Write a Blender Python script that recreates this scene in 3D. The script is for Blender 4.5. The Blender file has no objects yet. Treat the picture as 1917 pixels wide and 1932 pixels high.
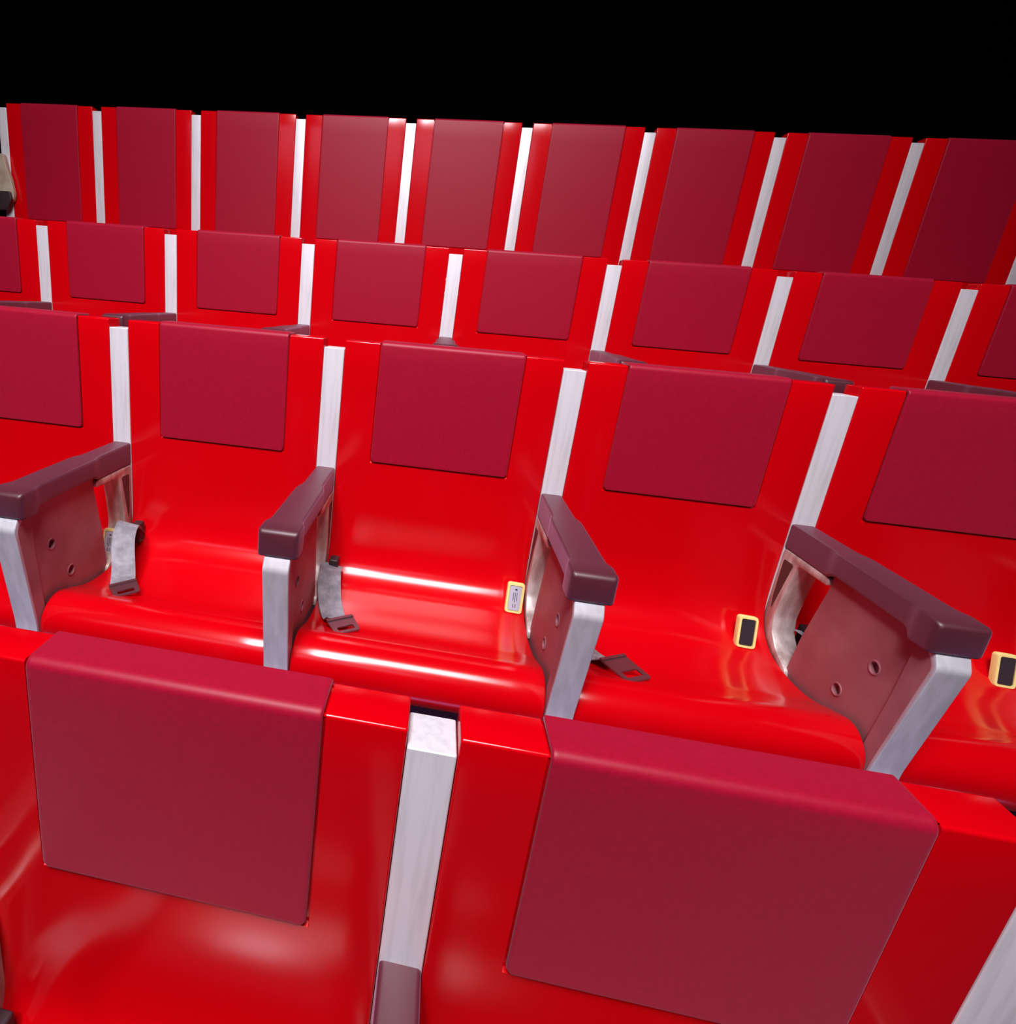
import bpy, bmesh, math, random
from mathutils import Vector, Matrix
random.seed(7)
scene = bpy.context.scene
COL = scene.collection

# ------------------------------------------------------------------ camera, world, lights, exposure
W_PX = 1917.0
cam_d = bpy.data.cameras.new('camera')
cam = bpy.data.objects.new('camera', cam_d)
COL.objects.link(cam)
cam_d.sensor_fit = 'HORIZONTAL'
cam_d.sensor_width = 36.0
cam_d.lens = 1088.979 / W_PX * 36.0
cam_d.shift_x = 306.74 / W_PX
cam_d.shift_y = -68.44 / W_PX
cam_d.clip_start = 0.02
cam.location = (0.8706, -1.4978, 0.1107)
cam.rotation_euler = (1.2814, -0.0790, 0.1656)
scene.camera = cam

world = bpy.data.worlds.new('world')
scene.world = world
world.use_nodes = True
bg = world.node_tree.nodes['Background']
bg.inputs[0].default_value = (0.5, 0.55, 0.8, 1)
bg.inputs[1].default_value = 0.0

scene.view_settings.view_transform = 'Standard'
scene.view_settings.look = 'None'
scene.view_settings.gamma = 1.0
scene.view_settings.use_curve_mapping = False
scene.view_settings.exposure = 0.0


def area_light(name, loc, target, sx, sy, watts, colour, spread=180):
    d = bpy.data.lights.new(name, 'AREA')
    d.shape = 'RECTANGLE'
    d.size, d.size_y = sx, sy
    d.energy = watts
    d.color = colour
    d.spread = math.radians(spread)
    o = bpy.data.objects.new(name, d)
    COL.objects.link(o)
    o.location = loc
    o.rotation_euler = (Vector(target) - Vector(loc)).to_track_quat('-Z', 'Y').to_euler()
    return o


area_light('overhead_wash_light', (0.6, -2.5, 3.8), (0.4, 0.7, 0.1), 2.2, 1.35, 122, (1.0, 0.93, 0.97), 110)
area_light('screen_light', (-0.5, -3.9, 2.4), (0.4, 0.8, 0.2), 3.2, 0.6, 8, (0.70, 0.68, 1.0), 160)
area_light('ceiling_spot_light', (-0.1, -3.6, 3.9), (0.5, -0.8, -0.8), 0.5, 0.5, 32, (0.84, 0.86, 1.0), 90)
area_light('aisle_strip_light', (0.9, -0.70, -1.06), (0.9, -0.45, -0.6), 3.0, 0.06, 1.2, (0.62, 0.35, 1.0), 150)

# ------------------------------------------------------------------ materials


def mat(name, base, rough=0.5, metal=0.0, spec=0.5, sheen=0.0, coat=0.0, sheen_tint=(1, 1, 1, 1)):
    m = bpy.data.materials.new(name)
    m.use_nodes = True
    b = m.node_tree.nodes['Principled BSDF']
    b.inputs['Base Color'].default_value = (*base, 1)
    b.inputs['Roughness'].default_value = rough
    b.inputs['Metallic'].default_value = metal
    b.inputs['Specular IOR Level'].default_value = spec
    b.inputs['Sheen Weight'].default_value = sheen
    b.inputs['Sheen Roughness'].default_value = 0.5
    b.inputs['Sheen Tint'].default_value = sheen_tint
    b.inputs['Coat Weight'].default_value = coat
    return m


def noise_colour(m, c0, c1, scale=(1, 1, 1), freq=8.0, detail=4.0, lo=0.35, hi=0.65, bump=0.0):
    nt = m.node_tree
    b = nt.nodes['Principled BSDF']
    tc = nt.nodes.new('ShaderNodeTexCoord')
    mp = nt.nodes.new('ShaderNodeMapping')
    mp.inputs['Scale'].default_value = scale
    nz = nt.nodes.new('ShaderNodeTexNoise')
    nz.inputs['Scale'].default_value = freq
    nz.inputs['Detail'].default_value = detail
    cr = nt.nodes.new('ShaderNodeValToRGB')
    cr.color_ramp.elements[0].position = lo
    cr.color_ramp.elements[1].position = hi
    cr.color_ramp.elements[0].color = (*c0, 1)
    cr.color_ramp.elements[1].color = (*c1, 1)
    nt.links.new(tc.outputs['Object'], mp.inputs['Vector'])
    nt.links.new(mp.outputs['Vector'], nz.inputs['Vector'])
    nt.links.new(nz.outputs['Fac'], cr.inputs['Fac'])
    nt.links.new(cr.outputs['Color'], b.inputs['Base Color'])
    if bump:
        bp = nt.nodes.new('ShaderNodeBump')
        bp.inputs['Strength'].default_value = bump
        bp.inputs['Distance'].default_value = 0.002
        nt.links.new(nz.outputs['Fac'], bp.inputs['Height'])
        nt.links.new(bp.outputs['Normal'], b.inputs['Normal'])
    return m


M = {}
M['red'] = mat('glossy_red_shell', (0.62, 0.0, 0.004), 0.17, spec=0.5)
M['inlay'] = noise_colour(mat('dark_red_inlay', (0.27, 0.002, 0.018), 0.45, spec=0.28, sheen=0.16, sheen_tint=(1, 0.6, 0.8, 1)),
                          (0.33, 0.0005, 0.019), (0.36, 0.001, 0.023), freq=160, detail=2)
M['silver'] = noise_colour(mat('brushed_silver', (0.8, 0.8, 0.82), 0.42, metal=0.25, spec=0.5),
                           (0.70, 0.69, 0.71), (0.84, 0.83, 0.86), scale=(9, 9, 0.7), freq=9, detail=6, lo=0.30, hi=0.55)
M['leg'] = noise_colour(mat('grey_leg_metal', (0.6, 0.6, 0.62), 0.5, metal=0.1, spec=0.5),
                        (0.52, 0.51, 0.54), (0.62, 0.61, 0.65), scale=(6, 6, 1), freq=12, detail=5)
M['pad'] = mat('maroon_armrest_leather', (0.075, 0.001, 0.010), 0.50, spec=1.0, sheen=0.26, sheen_tint=(1, 0.6, 0.9, 1))
M['panel'] = noise_colour(mat('dull_maroon_panel', (0.2, 0.06, 0.07), 0.55, spec=0.4),
                          (0.34, 0.11, 0.13), (0.43, 0.17, 0.19), freq=9, detail=3)
M['strut'] = noise_colour(mat('beige_strut_metal', (0.5, 0.4, 0.36), 0.45, metal=0.2),
                          (0.42, 0.33, 0.30), (0.66, 0.58, 0.54), scale=(5, 5, 1.5), freq=10, detail=4)
M['groove'] = mat('dark_strut_channel', (0.10, 0.045, 0.04), 0.6)
M['yellow'] = mat('pale_yellow_buckle_rim', (0.9, 0.82, 0.30), 0.4)
M['face_dark'] = mat('dark_buckle_face', (0.03, 0.028, 0.035), 0.35)
M['face_pale'] = mat('blue_grey_buckle_face', (0.5, 0.54, 0.62), 0.3)
M['ink'] = mat('dark_buckle_print', (0.03, 0.03, 0.05), 0.5)
M['web'] = noise_colour(mat('grey_belt_webbing', (0.25, 0.25, 0.28), 0.7),
                        (0.20, 0.20, 0.23), (0.34, 0.34, 0.38), scale=(1, 1, 1), freq=40, detail=4)
M['tongue'] = mat('maroon_tinted_steel_tongue', (0.22, 0.10, 0.12), 0.28, metal=0.7)
M['black'] = mat('black_plastic_retractor', (0.035, 0.018, 0.022), 0.5)
M['floor'] = noise_colour(mat('dark_purple_grey_carpet', (0.05, 0.035, 0.055), 0.95, spec=0.1),
                          (0.04, 0.028, 0.045), (0.065, 0.045, 0.07), freq=90, detail=5, bump=0.3)
M['wall'] = mat('black_wall_drape', (0.0012, 0.0008, 0.0012), 1.0, spec=0.0)
M['tan'] = noise_colour(mat('tan_bracket', (0.42, 0.33, 0.24), 0.55), (0.36, 0.28, 0.2), (0.5, 0.42, 0.32), freq=14)
M['pedestal'] = mat('dark_pedestal_metal', (0.05, 0.02, 0.025), 0.5, metal=0.3)

# ------------------------------------------------------------------ mesh helpers


def finish(me, sharp=35):
    bm = bmesh.new()
    bm.from_mesh(me)
    bmesh.ops.recalc_face_normals(bm, faces=bm.faces)
    bm.to_mesh(me)
    bm.free()
    for f in me.polygons:
        f.use_smooth = True
    me.set_sharp_from_angle(angle=math.radians(sharp))
    return me


def mesh(name, verts, faces, m, sharp=35):
    me = bpy.data.meshes.new(name)
    me.from_pydata([tuple(v) for v in verts], [], faces)
    me.update()
    me.materials.append(m)
    return finish(me, sharp)


def catmull(pts, n=6):
    out = []
    P = [2 * Vector(pts[0]) - Vector(pts[1])] + [Vector(p) for p in pts] + [2 * Vector(pts[-1]) - Vector(pts[-2])]
    for i in range(1, len(P) - 2):
        p0, p1, p2, p3 = P[i - 1:i + 3]
        for k in range(n):
            t = k / n
            out.append(0.5 * ((2 * p1) + (-p0 + p2) * t + (2 * p0 - 5 * p1 + 4 * p2 - p3) * t * t + (-p0 + 3 * p1 - 3 * p2 + p3) * t ** 3))
    out.append(P[-2])
    return out


def round_poly(pts, r, n=4):
    """round each corner of a closed 2D polygon; pts may carry their own radius as a third value"""
    out = []
    N = len(pts)
    for i in range(N):
        p = Vector(pts[i][:2])
        a = Vector(pts[i - 1][:2])
        b = Vector(pts[(i + 1) % N][:2])
        rr = pts[i][2] if len(pts[i]) > 2 else r
        da, db = (a - p), (b - p)
        L = min(rr, da.length * 0.45, db.length * 0.45)
        if L < 1e-5:
            out.append(p)
            continue
        s, e = p + da.normalized() * L, p + db.normalized() * L
        for k in range(n + 1):
            t = k / n
            out.append((1 - t) ** 2 * s + 2 * t * (1 - t) * p + t * t * e)
    return out


def inset_poly(P, d):
    """move a closed 2D polygon inwards by d along vertex normals"""
    N = len(P)
    area = sum(P[i][0] * P[(i + 1) % N][1] - P[(i + 1) % N][0] * P[i][1] for i in range(N))
    s = 1 if area > 0 else -1
    out = []
    for i in range(N):
        e1 = (P[i] - P[i - 1])
        e2 = (P[(i + 1) % N] - P[i])
        n1 = Vector((-e1.y, e1.x)).normalized() * s if e1.length > 1e-9 else Vector((0, 0))
        n2 = Vector((-e2.y, e2.x)).normalized() * s if e2.length > 1e-9 else Vector((0, 0))
        n = n1 + n2
        if n.length < 1e-6:
            out.append(P[i])
            continue
        n.normalize()
        c = max(0.5, n.dot(n1))
        out.append(P[i] + n * (d / c))
    return out


def extrude_x(name, poly, cols, m, offset=None, sharp=35, edge=0.0, seg=3, place=None):
    """closed yz polygon extruded over x columns, ends rounded by `edge`; offset(x, y, z) -> (dy, dz)"""
    x0, x1 = cols[0], cols[-1]
    slices = []
    if edge > 0:
        for k in range(seg + 1):
            a = k / seg * math.pi / 2
            slices.append((x0 + edge * (1 - math.sin(a)), edge * (1 - math.cos(a))))
        slices = [(x0 + edge * (1 - math.sin(k / seg * math.pi / 2)), edge * (1 - math.cos(k / seg * math.pi / 2))) for k in range(seg, -1, -1)]
        mid = [(x, 0.0) for x in cols[1:-1] if x0 + edge < x < x1 - edge]
        end = [(x1 - (x - x0), d) for x, d in reversed(slices)]
        slices = slices + mid + end
    else:
        slices = [(x, 0.0) for x in cols]
    n = len(poly)
    V, F = [], []
    for x, d in slices:
        P = inset_poly(poly, d) if d > 0 else poly
        for p in P:
            y, z = p
            if offset:
                dy, dz = offset(x, y, z)
                y += dy
                z += dz
            V.append((x, y, z) if not place else place(x, y, z))
    for i in range(len(slices) - 1):
        for j in range(n):
            a, b = i * n + j, i * n + (j + 1) % n
            F.append((a, b, b + n, a + n))
    F.append(tuple(range(n - 1, -1, -1)))
    F.append(tuple(range((len(slices) - 1) * n, len(slices) * n)))
    return mesh(name, V, F, m, sharp)


def bevel_mesh(bm, r, seg=3):
    bmesh.ops.bevel(bm, geom=list(bm.edges), offset=r, segments=seg, profile=0.6, affect='EDGES')


def box_mesh(name, x0, x1, y0, y1, z0, z1, m, r=0.003, seg=3):
    bm = bmesh.new()
    bmesh.ops.create_cube(bm, size=1)
    for v in bm.verts:
        v.co = Vector(((x0 + x1) / 2 + v.co.x * (x1 - x0), (y0 + y1) / 2 + v.co.y * (y1 - y0), (z0 + z1) / 2 + v.co.z * (z1 - z0)))
    if r > 0:
        bevel_mesh(bm, r, seg)
    me = bpy.data.meshes.new(name)
    bm.to_mesh(me)
    bm.free()
    me.materials.append(m)
    return finish(me)


def obj(name, me, parent=None, loc=None, rot=None):
    o = bpy.data.objects.new(name, me)
    COL.objects.link(o)
    if parent:
        o.parent = parent
    if loc:
        o.location = loc
    if rot:
        o.rotation_euler = rot
    return o


def thing(name, label, cat, loc, group=None, rotz=0.0):
    o = bpy.data.objects.new(name, None)
    COL.objects.link(o)
    o.empty_display_size = 0.1
    o.location = loc
    o.rotation_euler = (0, 0, rotz)
    o['label'] = label
    o['category'] = cat
    if group:
        o['group'] = group
    return o


def dup(root, loc, label, group):
    r = root.copy()
    COL.objects.link(r)
    r.location = loc
    r['label'] = label
    r['group'] = group
    for ch in list(root.children):
        c = ch.copy()
        COL.objects.link(c)
        c.parent = r
        for g in list(ch.children):
            d = g.copy()
            COL.objects.link(d)
            d.parent = c
    return r


# ------------------------------------------------------------------ layout (metres; origin = top front of a post)
PITCH = 0.6
HALF = 0.027            # half width of a silver post
FLOOR = -1.10           # floor under a row, below the post top
ROWS = {                # x of post 0, y, z of the post tops
    'A': (0.9140, -0.9729, -0.3429),
    'B': (0.0, 0.0, 0.0),
    'C': (-0.9154, 0.9769, 0.3332),
    'D': (-1.2285, 1.9578, 1.0514),
}

# ------------------------------------------------------------------ setting: stepped floor and black wall
tiers = []
ys = [-2.6, -0.86, 0.11, 1.09, 2.9]
for k, r in enumerate('ABCD'):
    tiers.append((ys[k], ROWS[r][2] + FLOOR))
poly = [Vector((ys[0], -1.9))]
for k, (y, z) in enumerate(tiers):
    poly.append(Vector((y, z)))
    poly.append(Vector((ys[k + 1], z)))
poly.append(Vector((ys[-1], -1.9)))
fl = obj('floor', extrude_x('floor', poly, [-3.2, 4.6], M['floor']))
fl['kind'] = 'structure'
wb = obj('wall_back', box_mesh('wall_back', -3.2, 4.6, 2.9, 3.0, -1.9, 4.2, M['wall'], 0))
wb['kind'] = 'structure'

# ------------------------------------------------------------------ theatre seat
SX = PITCH / 2 - 0.0280   # half width of a shell
TOP = 0.0225
IN_W = 0.1785             # half width of the inlay
front_curve = catmull([(0, -0.40), (-0.0005, -0.50), (-0.008, -0.56), (-0.030, -0.603), (-0.075, -0.635), (-0.130, -0.647), (-0.19, -0.650),
                       (-0.255, -0.642), (-0.315, -0.622), (-0.362, -0.609), (-0.398, -0.618), (-0.424, -0.645),
                       (-0.430, -0.680), (-0.418, -0.712), (-0.385, -0.727)], 6)
under = [Vector(p) for p in [(-0.30, -0.722), (-0.16, -0.715), (-0.04, -0.665), (0.025, -0.58), (0.052, -0.48), (0.06, -0.40)]]


def shell_poly(zb):
    dz = -0.2 if zb < -0.4 else 0.0
    r = 0.0045
    P = [Vector((0.06 - r, TOP))]
    P += [Vector((0.03, TOP))]
    for k in range(5):
        a = k / 4 * math.pi / 2
        P.append(Vector((r - r * math.sin(a), TOP - r + r * math.cos(a))))
    zs = [-0.05, -0.15, -0.25]
    if zb > -0.35:
        zs = [-0.05, -0.15, -0.25, zb + 0.0012, zb - 0.0012, -0.34]
    P += [Vector((0, z)) for z in zs]
    P += [p + Vector((0, dz)) for p in front_curve + under]
    P += [Vector((0.06, -0.1))]
    for k in range(4):
        a = k / 3 * math.pi / 2
        P.append(Vector((0.06 - r + r * math.cos(a), TOP - r + r * math.sin(a))))
    return P[:-1]


def make_shell(zb):
    pk = IN_W + 0.0035

    def off(x, y, z):
        if abs(x) < pk - 0.0004 and y > -0.14 and z > zb and y < 0.0605:
            if z > TOP - 0.0035 and y > 0.004:
                return (0, -0.006)
            if y < 0.012:
                return (0.006, -0.004 if z > TOP - 0.006 else 0)
        return (0, 0)
    cols = [-SX, -0.2, -pk - 0.0012, -pk, -pk + 0.0012, -0.09, 0, 0.09, pk - 0.0012, pk, pk + 0.0012, 0.2, SX]
    return extrude_x('shell', shell_poly(zb), cols, M['red'], off, edge=0.003, seg=4, sharp=50)


LIFT = 0.0042            # the inlay stands slightly proud of the shell


def make_inlay(zb):
    """pad in the pocket: outer path from the bottom edge up the front and over the top"""
    r = 0.009
    path = []
    z0 = path[-1][1] if path else zb
    n = 8
    for k in range(n + 1):
        path.append((0.0, z0 + (TOP + 0.001 - r - z0) * k / n))
    for k in range(1, 6):
        a = k / 5 * math.pi / 2
        path.append((r - r * math.cos(a), TOP + 0.001 - r + r * math.sin(a)))
    path += [(0.03, TOP + 0.001), (0.0585, TOP + 0.001)]
    path = [Vector(p) for p in path]
    # normals of the path (pointing out of the seat)
    nor = []
    for i in range(len(path)):
        t = path[min(i + 1, len(path) - 1)] - path[max(i - 1, 0)]
        t.normalize()
        nor.append(Vector((-t.y, t.x)))
    # rows: (centre index point, lift) with rounded bottom lip
    L = []
    d0 = path[1] - path[0]
    d0.normalize()
    for k in range(4):
        a = k / 3 * math.pi / 2
        L.append((path[0] + d0 * 0.0025 * (1 - math.sin(a)), nor[0], -0.0025 * (1 - math.cos(a)) - 0.0005, k))
    rows = [(path[0] + d0 * 0.0, nor[0], -0.0055, 0.006)]
    for k in range(4):
        a = k / 3 * math.pi / 2
        rows.append((path[0] + d0 * 0.0025 * (1 - math.cos(a)), nor[0], -0.0025 * (1 - math.sin(a)) + LIFT, 0.006 - 0.0022 * k / 3))
    rows.append((path[0] + d0 * 0.006, nor[0], LIFT, 0.0012))
    rows.append((path[0] + d0 * 0.009, nor[0], LIFT, 0.0))
    for p, q in list(zip(path, nor))[1:]:
        if (p - path[0]).length > 0.012:
            rows.append((p, q, LIFT, 0.0))
    e = path[-1]
    rows.append((e + Vector((0.001, 0)), nor[-1], LIFT - 0.0015, 0.001))
    rows.append((e + Vector((0.001, 0)), nor[-1], -0.0055, 0.001))
    prof = [(-1, 0.0, -0.0058), (-1, 0.0, -0.0025), (-1, 0.0008, -0.0008), (-1, 0.0025, 0.0), (-1, 0.006, 0.0), (-1, 0.06, 0.0), (0, 0, 0.0),
            (1, 0.06, 0.0), (1, 0.006, 0.0), (1, 0.0025, 0.0), (1, 0.0008, -0.0008), (1, 0.0, -0.0025), (1, 0.0, -0.0058)]
    V, F = [], []
    for p, q, lift, nar in rows:
        for s, ins, dl in prof:
            x = s * (IN_W - nar - ins) if s else 0.0
            l = min(lift, lift + dl) if lift > -0.003 else lift
            l = max(l, -0.0056)
            v = p + q * l
            V.append((x, v.x, v.y))
    nc = len(prof)
    for i in range(len(rows) - 1):
        for j in range(nc - 1):
            a = i * nc + j
            F.append((a, a + 1, a + nc + 1, a + nc))
    return mesh('backrest_inlay', V, F, M['inlay'], 50)


def make_seat(name_label, loc, group, zb):
    t = thing('theatre_seat', name_label, 'seat', loc, group)
    obj('shell', make_shell(zb), t)
    obj('backrest_inlay', make_inlay(zb + 0.0025), t)
    obj('pedestal', box_mesh('pedestal', -0.14, 0.14, -0.30, -0.08, FLOOR, -0.712 - (0.2 if zb < -0.4 else 0), M['pedestal'], 0.006), t)
    return t


# ------------------------------------------------------------------ armrest frame shared by two seats


HP = 0.019              # half thickness of the side panel
HOLES = ((-0.357, -0.488), (-0.290, -0.586))


def make_panel():
    edge = [(-0.176, -0.372), (-0.176, -0.405), (-0.142, -0.55), (-0.125, -0.680), (-0.26, -0.705),
            (-0.335, -0.700), (-0.412, -0.74), (-0.428, -0.74), (-0.458, -0.43), (-0.455, -0.372)]
    me = extrude_x('side_panel', round_poly(edge, 0.010), [-HP, 0, HP], M['panel'], edge=0.0015, seg=1, sharp=20)
    o = bpy.data.objects.new('tmp', me)
    COL.objects.link(o)
    cut = bmesh.new()
    for sx in (-1, 1):
        for (y, z) in HOLES:
            bmesh.ops.create_cone(cut, cap_ends=True, segments=24, radius1=0.0115, radius2=0.0115, depth=0.018,
                                  matrix=Matrix.Translation((sx * HP, y, z)) @ Matrix.Rotation(math.pi / 2, 4, 'Y'))
    cm = bpy.data.meshes.new('cut')
    cut.to_mesh(cm)
    cut.free()
    c = bpy.data.objects.new('cut', cm)
    COL.objects.link(c)
    md = o.modifiers.new('b', 'BOOLEAN')
    md.operation = 'DIFFERENCE'
    md.object = c
    md.solver = 'EXACT'
    dg = bpy.context.evaluated_depsgraph_get()
    res = bpy.data.meshes.new_from_object(o.evaluated_get(dg))
    bpy.data.objects.remove(o)
    bpy.data.objects.remove(c)
    res.name = 'side_panel'
    # thin raised rims around the four holes
    bm = bmesh.new()
    bm.from_mesh(res)
    for sx in (-1, 1):
        for (y, z) in HOLES:
            ring = []
            N = 24
            for k in range(N):
                a = 2 * math.pi * k / N
                ring.append([bm.verts.new((sx * dx, y + rr * math.cos(a), z + rr * math.sin(a))) for rr, dx in
                             ((0.0113, HP - 0.001), (0.0117, HP + 0.0012), (0.0135, HP + 0.0018), (0.0155, HP + 0.0009), (0.016, HP - 0.0006))])
            for k in range(N):
                A, B = ring[k], ring[(k + 1) % N]
                for j in range(4):
                    bm.faces.new((A[j], A[j + 1], B[j + 1], B[j]))
    # flange that widens the panel to the leg
    fl_ = extrude_x('flange', round_poly([(-0.428, -0.386), (-0.420, -0.50), (-0.400, -0.66), (-0.405, -0.76), (-0.434, -0.76), (-0.4355, -0.66), (-0.4735, -0.440), (-0.4785, -0.409), (-0.467, -0.386)], 0.003),
                    [-0.0268, 0, 0.0268], M['panel'], edge=0.0015, seg=2)
    bm.from_mesh(fl_)
    bm.to_mesh(res)
    bm.free()
    bpy.data.meshes.remove(fl_)
    return finish(res, 22)


def make_pad():
    """armrest pad: narrow at the post, wider along the middle, widest square block in front"""
    st = [  # y, half width, top z, bottom z
        (0.0, 0.0262, -0.3200, -0.384), (-0.150, 0.0268, -0.3215, -0.386), (-0.166, 0.0278, -0.3215, -0.385),
        (-0.180, 0.0330, -0.3215, -0.376), (-0.200, 0.0352, -0.3215, -0.370), (-0.30, 0.0352, -0.323, -0.370),
        (-0.398, 0.0352, -0.3245, -0.372), (-0.412, 0.0365, -0.3245, -0.378), (-0.424, 0.0418, -0.3245, -0.386),
        (-0.432, 0.0425, -0.3245, -0.3865), (-0.461, 0.0425, -0.3255, -0.3865), (-0.4685, 0.0412, -0.3275, -0.385),
        (-0.4725, 0.0385, -0.331, -0.382), (-0.474, 0.035, -0.335, -0.378)]
    V, F = [], []
    n = None
    for y, w, zt, zb in st:
        ring = round_poly([(-w, zt), (w, zt), (w, zb), (-w, zb)], 0.007, 4)
        n = len(ring)
        for p in ring:
            V.append((p.x, y, p.y))
    for i in range(len(st) - 1):
        for j in range(n):
            a, b = i * n + j, i * n + (j + 1) % n
            F.append((a, b, b + n, a + n))
    F.append(tuple(range(n)))
    F.append(tuple(range((len(st) - 1) * n, len(st) * n)))
    return mesh('armrest_pad', V, F, M['pad'], 45)


def make_leg():
    P = [(-0.452, -0.3845), (-0.4700, -0.3845, 0.001), (-0.4830, -0.408, 0.008), (-0.477, -0.440, 0.02), (-0.4395, -0.66, 0.02), (-0.4395, FLOOR, 0.003), (-0.4305, FLOOR, 0.003),
         (-0.4305, -0.66, 0.02), (-0.467, -0.437, 0.02), (-0.471, -0.412, 0.008)]
    return extrude_x('front_leg', round_poly(P, 0.002, 5), [-0.0272, 0, 0.0272], M['leg'], edge=0.0022, seg=3)


def make_strut():
    P = [(-0.001, -0.384), (-0.001, -0.565), (-0.028, -0.618), (-0.072, -0.650), (-0.145, -0.668), (-0.140, -0.645),
         (-0.085, -0.622), (-0.052, -0.590), (-0.042, -0.552), (-0.052, -0.47), (-0.068, -0.404), (-0.178, -0.402), (-0.178, -0.384)]
    return extrude_x('rear_strut', round_poly(P, 0.01, 3), [-0.0268, 0, 0.0268], M['strut'], edge=0.003, seg=2)


def make_channel():
    """the dark wedge shaped channel pressed into both sides of the strut"""
    P = [(-0.014, -0.408), (-0.054, -0.408), (-0.030, -0.51), (-0.022, -0.54), (-0.016, -0.51)]
    return extrude_x('strut_channel', round_poly(P, 0.006, 3), [-0.0276, 0, 0.0276], M['groove'])


def make_frame(label, loc, group, arm=True):
    t = thing('armrest_frame', label, 'armrest', loc, group)
    obj('post', box_mesh('post', -HALF, HALF, 0.0, 0.06, FLOOR, 0.0, M['silver'], 0.003), t)
    if arm:
        obj('armrest_pad', make_pad(), t)
        obj('side_panel', make_panel(), t)
        obj('front_leg', make_leg(), t)
        s = obj('rear_strut', make_strut(), t)
        obj('strut_channel', make_channel(), s)
    return t


ORD = ['first', 'second', 'third', 'fourth', 'fifth', 'sixth', 'seventh', 'eighth', 'ninth', 'tenth']
ROWNAME = {'A': 'nearest row', 'B': 'second row', 'C': 'third row', 'D': 'back row'}
SEATS = {'A': (-1, 1), 'B': (-1, 4), 'C': (-1, 7), 'D': (-1, 8)}     # range of seat indices (seat i stands right of post i)
POSTS = {'A': (-1, 2), 'B': (0, 5), 'C': (0, 7), 'D': (-1, 9)}

SEAT_LABEL = {
    ('A', -1): 'glossy red theatre seat with square inlay filling the lower left corner',
    ('A', 0): 'glossy red theatre seat with wide dark inlay filling the lower right',
}


def seat_label(r, i):
    if (r, i) in SEAT_LABEL:
        return SEAT_LABEL[(r, i)]
    a, b = SEATS[r]
    k, n = i - a, b - a
    what = 'red seat with tall dark red inlay' if r == 'D' else 'glossy red seat with square dark red inlay'
    if k == 0:
        pos = 'leftmost in the ' + ROWNAME[r]
    elif k == n - 1:
        pos = 'rightmost in the ' + ROWNAME[r]
    else:
        pos = ORD[k] + ' from left in the ' + ROWNAME[r]
    return what + ', ' + pos


def frame_label(r, i):
    a, b = POSTS[r]
    k, n = i - a, b - a
    what = 'plain silver post between seats' if r == 'D' else 'silver post with maroon armrest'
    if r == 'A':
        return 'silver post with armrest between the two nearest red seats' if i == 0 else (
            'silver post and strut cut off at the bottom left corner' if i < 0 else 'silver post cut off at the bottom right corner')
    if k == 0:
        pos = 'leftmost in the ' + ROWNAME[r]
    elif k == n - 1:
        pos = 'rightmost in the ' + ROWNAME[r]
    else:
        pos = ORD[k] + ' from left in the ' + ROWNAME[r]
    return what + ', ' + pos


seat_square = seat_tall = frame_arm = frame_plain = None
for r in 'ABCD':
    bx, by, bz = ROWS[r]
    g = 'theatre seats in the ' + ROWNAME[r]
    for i in range(*SEATS[r]):
        loc = (bx + (i + 0.5) * PITCH, by, bz)
        lab = seat_label(r, i)
        if r == 'D':
            if seat_tall is None:
                seat_tall = make_seat(lab, loc, g, -0.60)
            else:
                dup(seat_tall, loc, lab, g)
        else:
            if seat_square is None:
                seat_square = make_seat(lab, loc, g, -0.2925)
            else:
                dup(seat_square, loc, lab, g)
    g = 'silver posts in the ' + ROWNAME[r]
    for i in range(*POSTS[r]):
        loc = (bx + i * PITCH, by, bz)
        lab = frame_label(r, i)
        if r == 'D':
            if frame_plain is None:
                frame_plain = make_frame(lab, loc, g, False)
            else:
                dup(frame_plain, loc, lab, g)
        else:
            if frame_arm is None:
                frame_arm = make_frame(lab, loc, g)
                corner_frame = frame_arm
            else:
                dup(frame_arm, loc, lab, g)

for ch in corner_frame.children:      # the cut off strut in the corner bulges towards the seat
    if ch.name.startswith('rear_strut'):
        ch.location.x = 0.014

# ------------------------------------------------------------------ seat belts of the second row


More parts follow.
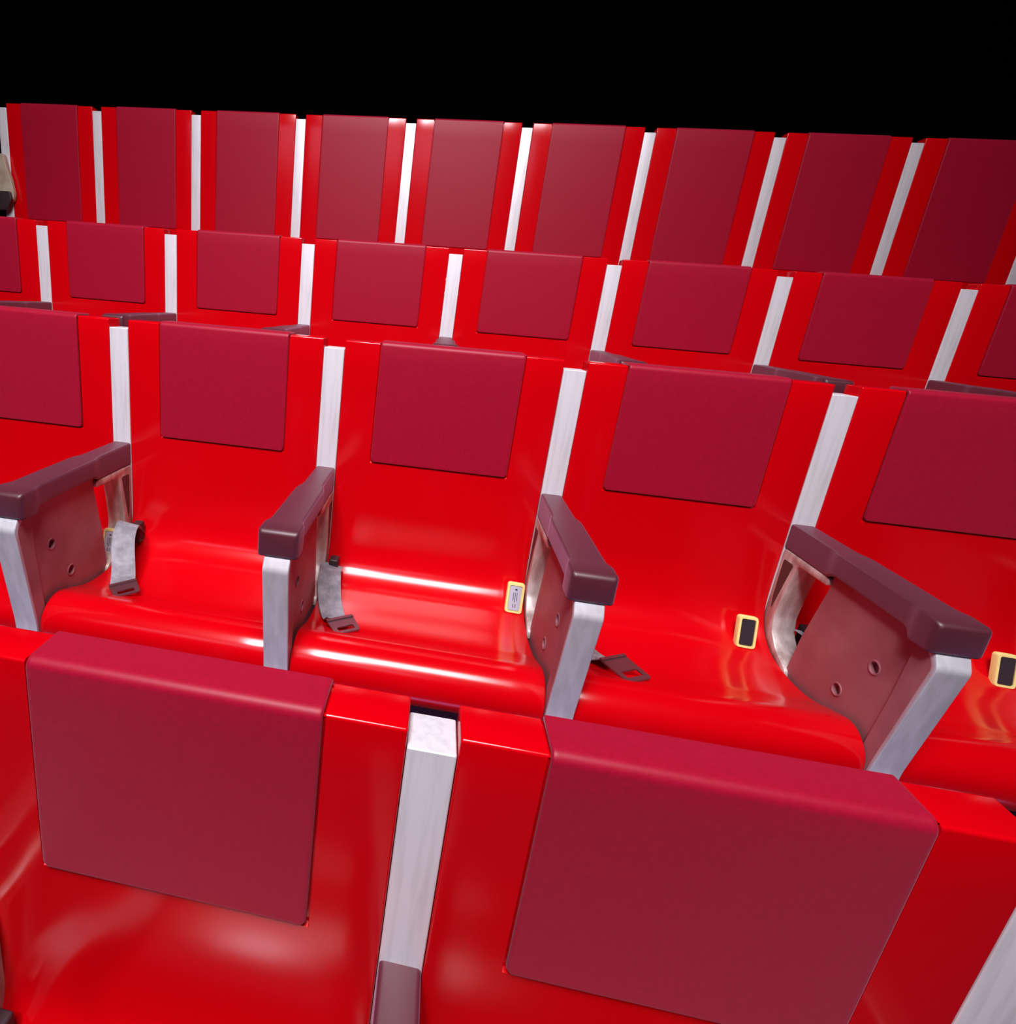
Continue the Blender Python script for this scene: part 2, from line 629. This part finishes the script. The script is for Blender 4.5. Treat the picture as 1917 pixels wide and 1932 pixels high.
def make_buckle(label, loc, pale, tilt=0.0):
    t = thing('seat_belt_buckle', label, 'buckle', loc, 'seat belt buckles in the ' + ROWNAME['B'])
    t.rotation_euler = (math.radians(-16), math.radians(tilt), math.radians(-4))
    w, h, d = 0.0225, 0.041, 0.008
    # housing: rounded ring shaped body
    outer = round_poly([(-w, -h), (w, -h), (w, h), (-w, h)], 0.009, 5)
    inner = round_poly([(-w + 0.0065, -h + 0.0075), (w - 0.0065, -h + 0.0075), (w - 0.0065, h - 0.0075), (-w + 0.0065, h - 0.0075)], 0.005, 5)
    mid_o = [p * 0.94 for p in outer]
    loops = [(outer, d), (outer, -d + 0.004), (mid_o, -d), (inner, -d), (inner, -d + 0.004)]
    V, F = [], []
    n = len(outer)
    for L, y in loops:
        for p in L:
            V.append((p.x, y, p.y))
    for i in range(len(loops) - 1):
        for j in range(n):
            a, b = i * n + j, i * n + (j + 1) % n
            F.append((a, b, b + n, a + n))
    F.append(tuple(range(n)))
    F.append(tuple(range(4 * n, 5 * n)))
    hs = obj('housing', mesh('housing', V, F, M['yellow']), t)
    fp = round_poly([(-w + 0.0073, -h + 0.0083), (w - 0.0073, -h + 0.0083), (w - 0.0073, h - 0.0083), (-w + 0.0073, h - 0.0083)], 0.005, 5)
    V = [(p.x, -d + 0.0042, p.y) for p in fp] + [(p.x * 0.97, -d + 0.001, p.y * 0.98) for p in fp]
    n = len(fp)
    F = [(j, (j + 1) % n, n + (j + 1) % n, n + j) for j in range(n)] + [tuple(range(n, 2 * n)), tuple(range(n))]
    f = obj('face', mesh('face', V, F, M['face_pale'] if pale else M['face_dark']), hs)
    if pale:
        V, F = [], []
        for (cx, cz, a, b) in ((0.001, 0.023, 0.0028, 0.0022), (-0.0045, 0.004, 0.0007, 0.011), (0.0, 0.002, 0.0007, 0.013), (0.0045, 0.004, 0.0007, 0.011),
                               (-0.003, -0.020, 0.0007, 0.005), (0.003, -0.020, 0.0007, 0.005)):
            k = len(V)
            for y in (-d + 0.0011, -d + 0.0006):
                V += [(cx - a, y, cz - b), (cx + a, y, cz - b), (cx + a, y, cz + b), (cx - a, y, cz + b)]
            F += [(k + 4, k + 5, k + 6, k + 7), (k, k + 1, k + 5, k + 4), (k + 1, k + 2, k + 6, k + 5), (k + 2, k + 3, k + 7, k + 6), (k + 3, k, k + 4, k + 7)]
        obj('print', mesh('print', V, F, M['ink']), hs)
    # stalk down into the seat crease
    obj('stalk', box_mesh('stalk', -0.010, 0.010, -0.004, 0.005, -h - 0.045, -h + 0.004, M['black'], 0.002), t)
    return t


def ribbon(name, pts, w, th, m, side=None):
    """a flat strap along a 3D path"""
    C = []
    P = [2 * Vector(pts[0]) - Vector(pts[1])] + [Vector(p) for p in pts] + [2 * Vector(pts[-1]) - Vector(pts[-2])]
    for i in range(1, len(P) - 2):
        p0, p1, p2, p3 = P[i - 1:i + 3]
        for k in range(6):
            t = k / 6
            C.append(0.5 * ((2 * p1) + (-p0 + p2) * t + (2 * p0 - 5 * p1 + 4 * p2 - p3) * t * t + (-p0 + 3 * p1 - 3 * p2 + p3) * t ** 3))
    C.append(P[-2])
    V, F = [], []
    for i, c in enumerate(C):
        tan = (C[min(i + 1, len(C) - 1)] - C[max(i - 1, 0)]).normalized()
        u = i / (len(C) - 1)
        sd = Vector(side[0]).lerp(Vector(side[1]), u) if side else Vector((1, 0, 0))
        sd = (sd - tan * sd.dot(tan)).normalized()
        up = sd.cross(tan).normalized()
        for a, b in ((-1, -0.6), (-0.94, -1), (0.94, -1), (1, -0.6), (1, 0.6), (0.94, 1), (-0.94, 1), (-1, 0.6)):
            V.append(c + sd * (w / 2 * a) + up * (th / 2 * b))
    for i in range(len(C) - 1):
        for j in range(8):
            a, b = i * 8 + j, i * 8 + (j + 1) % 8
            F.append((a, b, b + 8, a + 8))
    F.append(tuple(range(8)))
    F.append(tuple(range((len(C) - 1) * 8, len(C) * 8)))
    return mesh(name, V, F, m)


def make_tongue(p, d, w, up, length):
    """flat steel tongue with a slot, starting at p along d"""
    d = Vector(d).normalized()
    up = Vector(up).normalized()
    s = d.cross(up).normalized()
    up = s.cross(d).normalized()
    outer = round_poly([(-w * 0.56, 0), (w * 0.56, 0), (w * 0.52, length, 0.010), (-w * 0.52, length, 0.010)], 0.004, 5)
    a, b, c = w * 0.34, length * 0.58, length * 0.84
    inner = round_poly([(-a, b), (a, b), (a, c), (-a, c)], 0.003, 5)
    V, F = [], []
    n = len(outer)
    th = 0.0018
    for L, h in ((outer, -th), (outer, th), (inner, th), (inner, -th)):
        for q in L:
            V.append(Vector(p) + s * q.x + d * q.y + up * h)
    for i in range(4):
        for j in range(n):
            A, B = i * n + j, i * n + (j + 1) % n
            i2 = (i + 1) % 4
            F.append((A, B, i2 * n + (j + 1) % n, i2 * n + j))
    # folded lip where the webbing loops through
    k = len(V)
    for y0 in (-0.003, 0.006):
        for h in (-0.001, 0.0045):
            for x in (-w * 0.56, w * 0.56):
                V.append(Vector(p) + s * x + d * y0 + up * h)
    F += [(k, k + 1, k + 3, k + 2), (k + 4, k + 5, k + 7, k + 6), (k, k + 1, k + 5, k + 4), (k + 2, k + 3, k + 7, k + 6), (k, k + 2, k + 6, k + 4), (k + 1, k + 3, k + 7, k + 5)]
    return mesh('tongue', V, F, M['tongue'])


def make_strap(label, origin, pts, side, w, tongue_dir, tlen, retractor, parts=True, group='seat belt straps in the ' + ROWNAME['B']):
    t = thing('seat_belt_strap', label, 'seat belt', origin, group)
    obj('webbing', ribbon('webbing', pts, w, 0.003, M['web'], side), t)
    if parts:
        obj('tongue', make_tongue(pts[-1], tongue_dir, w, (0, -0.12, 1), tlen), t)
    x, y, z = retractor
    obj('retractor', box_mesh('retractor', x - 0.012, x + 0.014, y - 0.03, y + 0.006, z - 0.03, z + 0.03, M['black'], 0.006), t)
    return t


def B(i):
    return (i * PITCH, 0, 0)


for i, pale, lab, dx in ((0, True, 'yellow-rimmed buckle seen through the leftmost armrest opening behind a grey strap', (0.0, -0.078, -0.602)),
                     (2, True, 'yellow-rimmed buckle with pale blue-grey face beside the middle armrest', (-0.057, -0.06, -0.598)),
                     (3, False, 'yellow-rimmed buckle with dark face left of the large right armrest', (-0.088, -0.06, -0.598)),
                     (4, False, 'yellow-rimmed buckle with dark face cut off by the right picture edge', (-0.117, -0.06, -0.600))):
    x, y, z = B(i)
    make_buckle(lab, (x + dx[0], dx[1], dx[2]), pale)

make_strap('grey belt strap hanging on seat beside the leftmost armrest', B(0),
           [(0.050, -0.03, -0.570), (0.062, -0.085, -0.532), (0.080, -0.145, -0.552), (0.112, -0.205, -0.612), (0.145, -0.267, -0.616)],
           ((0.95, 0.0, -0.2), (0.95, 0.3, 0)), 0.060, (0.65, -0.75, -0.07), 0.056, (0.062, -0.025, -0.575))
make_strap('worn grey belt strap on seat right of the second armrest from left', B(1),
           [(0.046, -0.045, -0.585), (0.050, -0.10, -0.585), (0.066, -0.17, -0.622), (0.092, -0.235, -0.640), (0.110, -0.273, -0.615)],
           ((1, 0.1, -0.2), (1, 0.10, 0)), 0.060, (0.5, -0.8, -0.06), 0.056, (0.050, -0.03, -0.595))
make_strap('grey belt strap with slotted tongue poking out right of the middle armrest', B(2),
           [(0.046, -0.06, -0.60), (0.062, -0.11, -0.615), (0.09, -0.175, -0.640), (0.12, -0.225, -0.641), (0.142, -0.258, -0.614)],
           ((1, 0.2, -0.1), (0.91, 0.41, 0)), 0.060, (0.45, -0.9, 0.0), 0.085, (0.050, -0.03, -0.595))
make_strap('dark grey belt strap seen through the opening of the large right armrest', B(3),
           [(0.046, -0.05, -0.58), (0.058, -0.10, -0.585), (0.078, -0.16, -0.628), (0.10, -0.22, -0.640), (0.118, -0.26, -0.636)],
           ((1, 0.1, -0.2), (1, 0.14, 0)), 0.055, (0.40, -1, 0.13), 0.045, (0.050, -0.04, -0.595))

make_strap('grey belt strap at the bottom left corner beside a cut off strut', (ROWS['A'][0] - PITCH, ROWS['A'][1], ROWS['A'][2]),
           [(0.058, -0.03, -0.575), (0.075, -0.055, -0.545), (0.10, -0.105, -0.555), (0.13, -0.175, -0.615), (0.15, -0.24, -0.633)],
           ((1, 0.1, -0.2), (1, 0.14, 0)), 0.06, (0.40, -1, 0.13), 0.045, (0.058, -0.03, -0.58), group='seat belt straps in the nearest row')

# ------------------------------------------------------------------ bracket at the left end of the back row
bx, by, bz = ROWS['D']
ex = bx - PITCH
end = thing('end_bracket', 'tan bracket with dark block on the left end post of the back row', 'bracket', (ex, by, bz - 0.45))
pp = round_poly([(-0.05, 0.20), (0.012, 0.20), (0.024, 0.13), (0.048, 0.06), (0.062, -0.02), (0.05, -0.06), (-0.06, -0.06)], 0.015, 4)
obj('arm', extrude_x('arm', [Vector((p.x, p.y)) for p in pp], [-0.034, -0.006], M['tan'], edge=0.004, place=lambda x, y, z: (y, x, z)), end)
pp = round_poly([(-0.07, -0.005), (0.045, -0.005), (0.056, -0.05), (0.02, -0.105), (-0.07, -0.12)], 0.01, 4)
obj('block', extrude_x('block', [Vector((p.x, p.y)) for p in pp], [-0.05, -0.0305], M['black'], edge=0.005, place=lambda x, y, z: (y, x, z)), end)
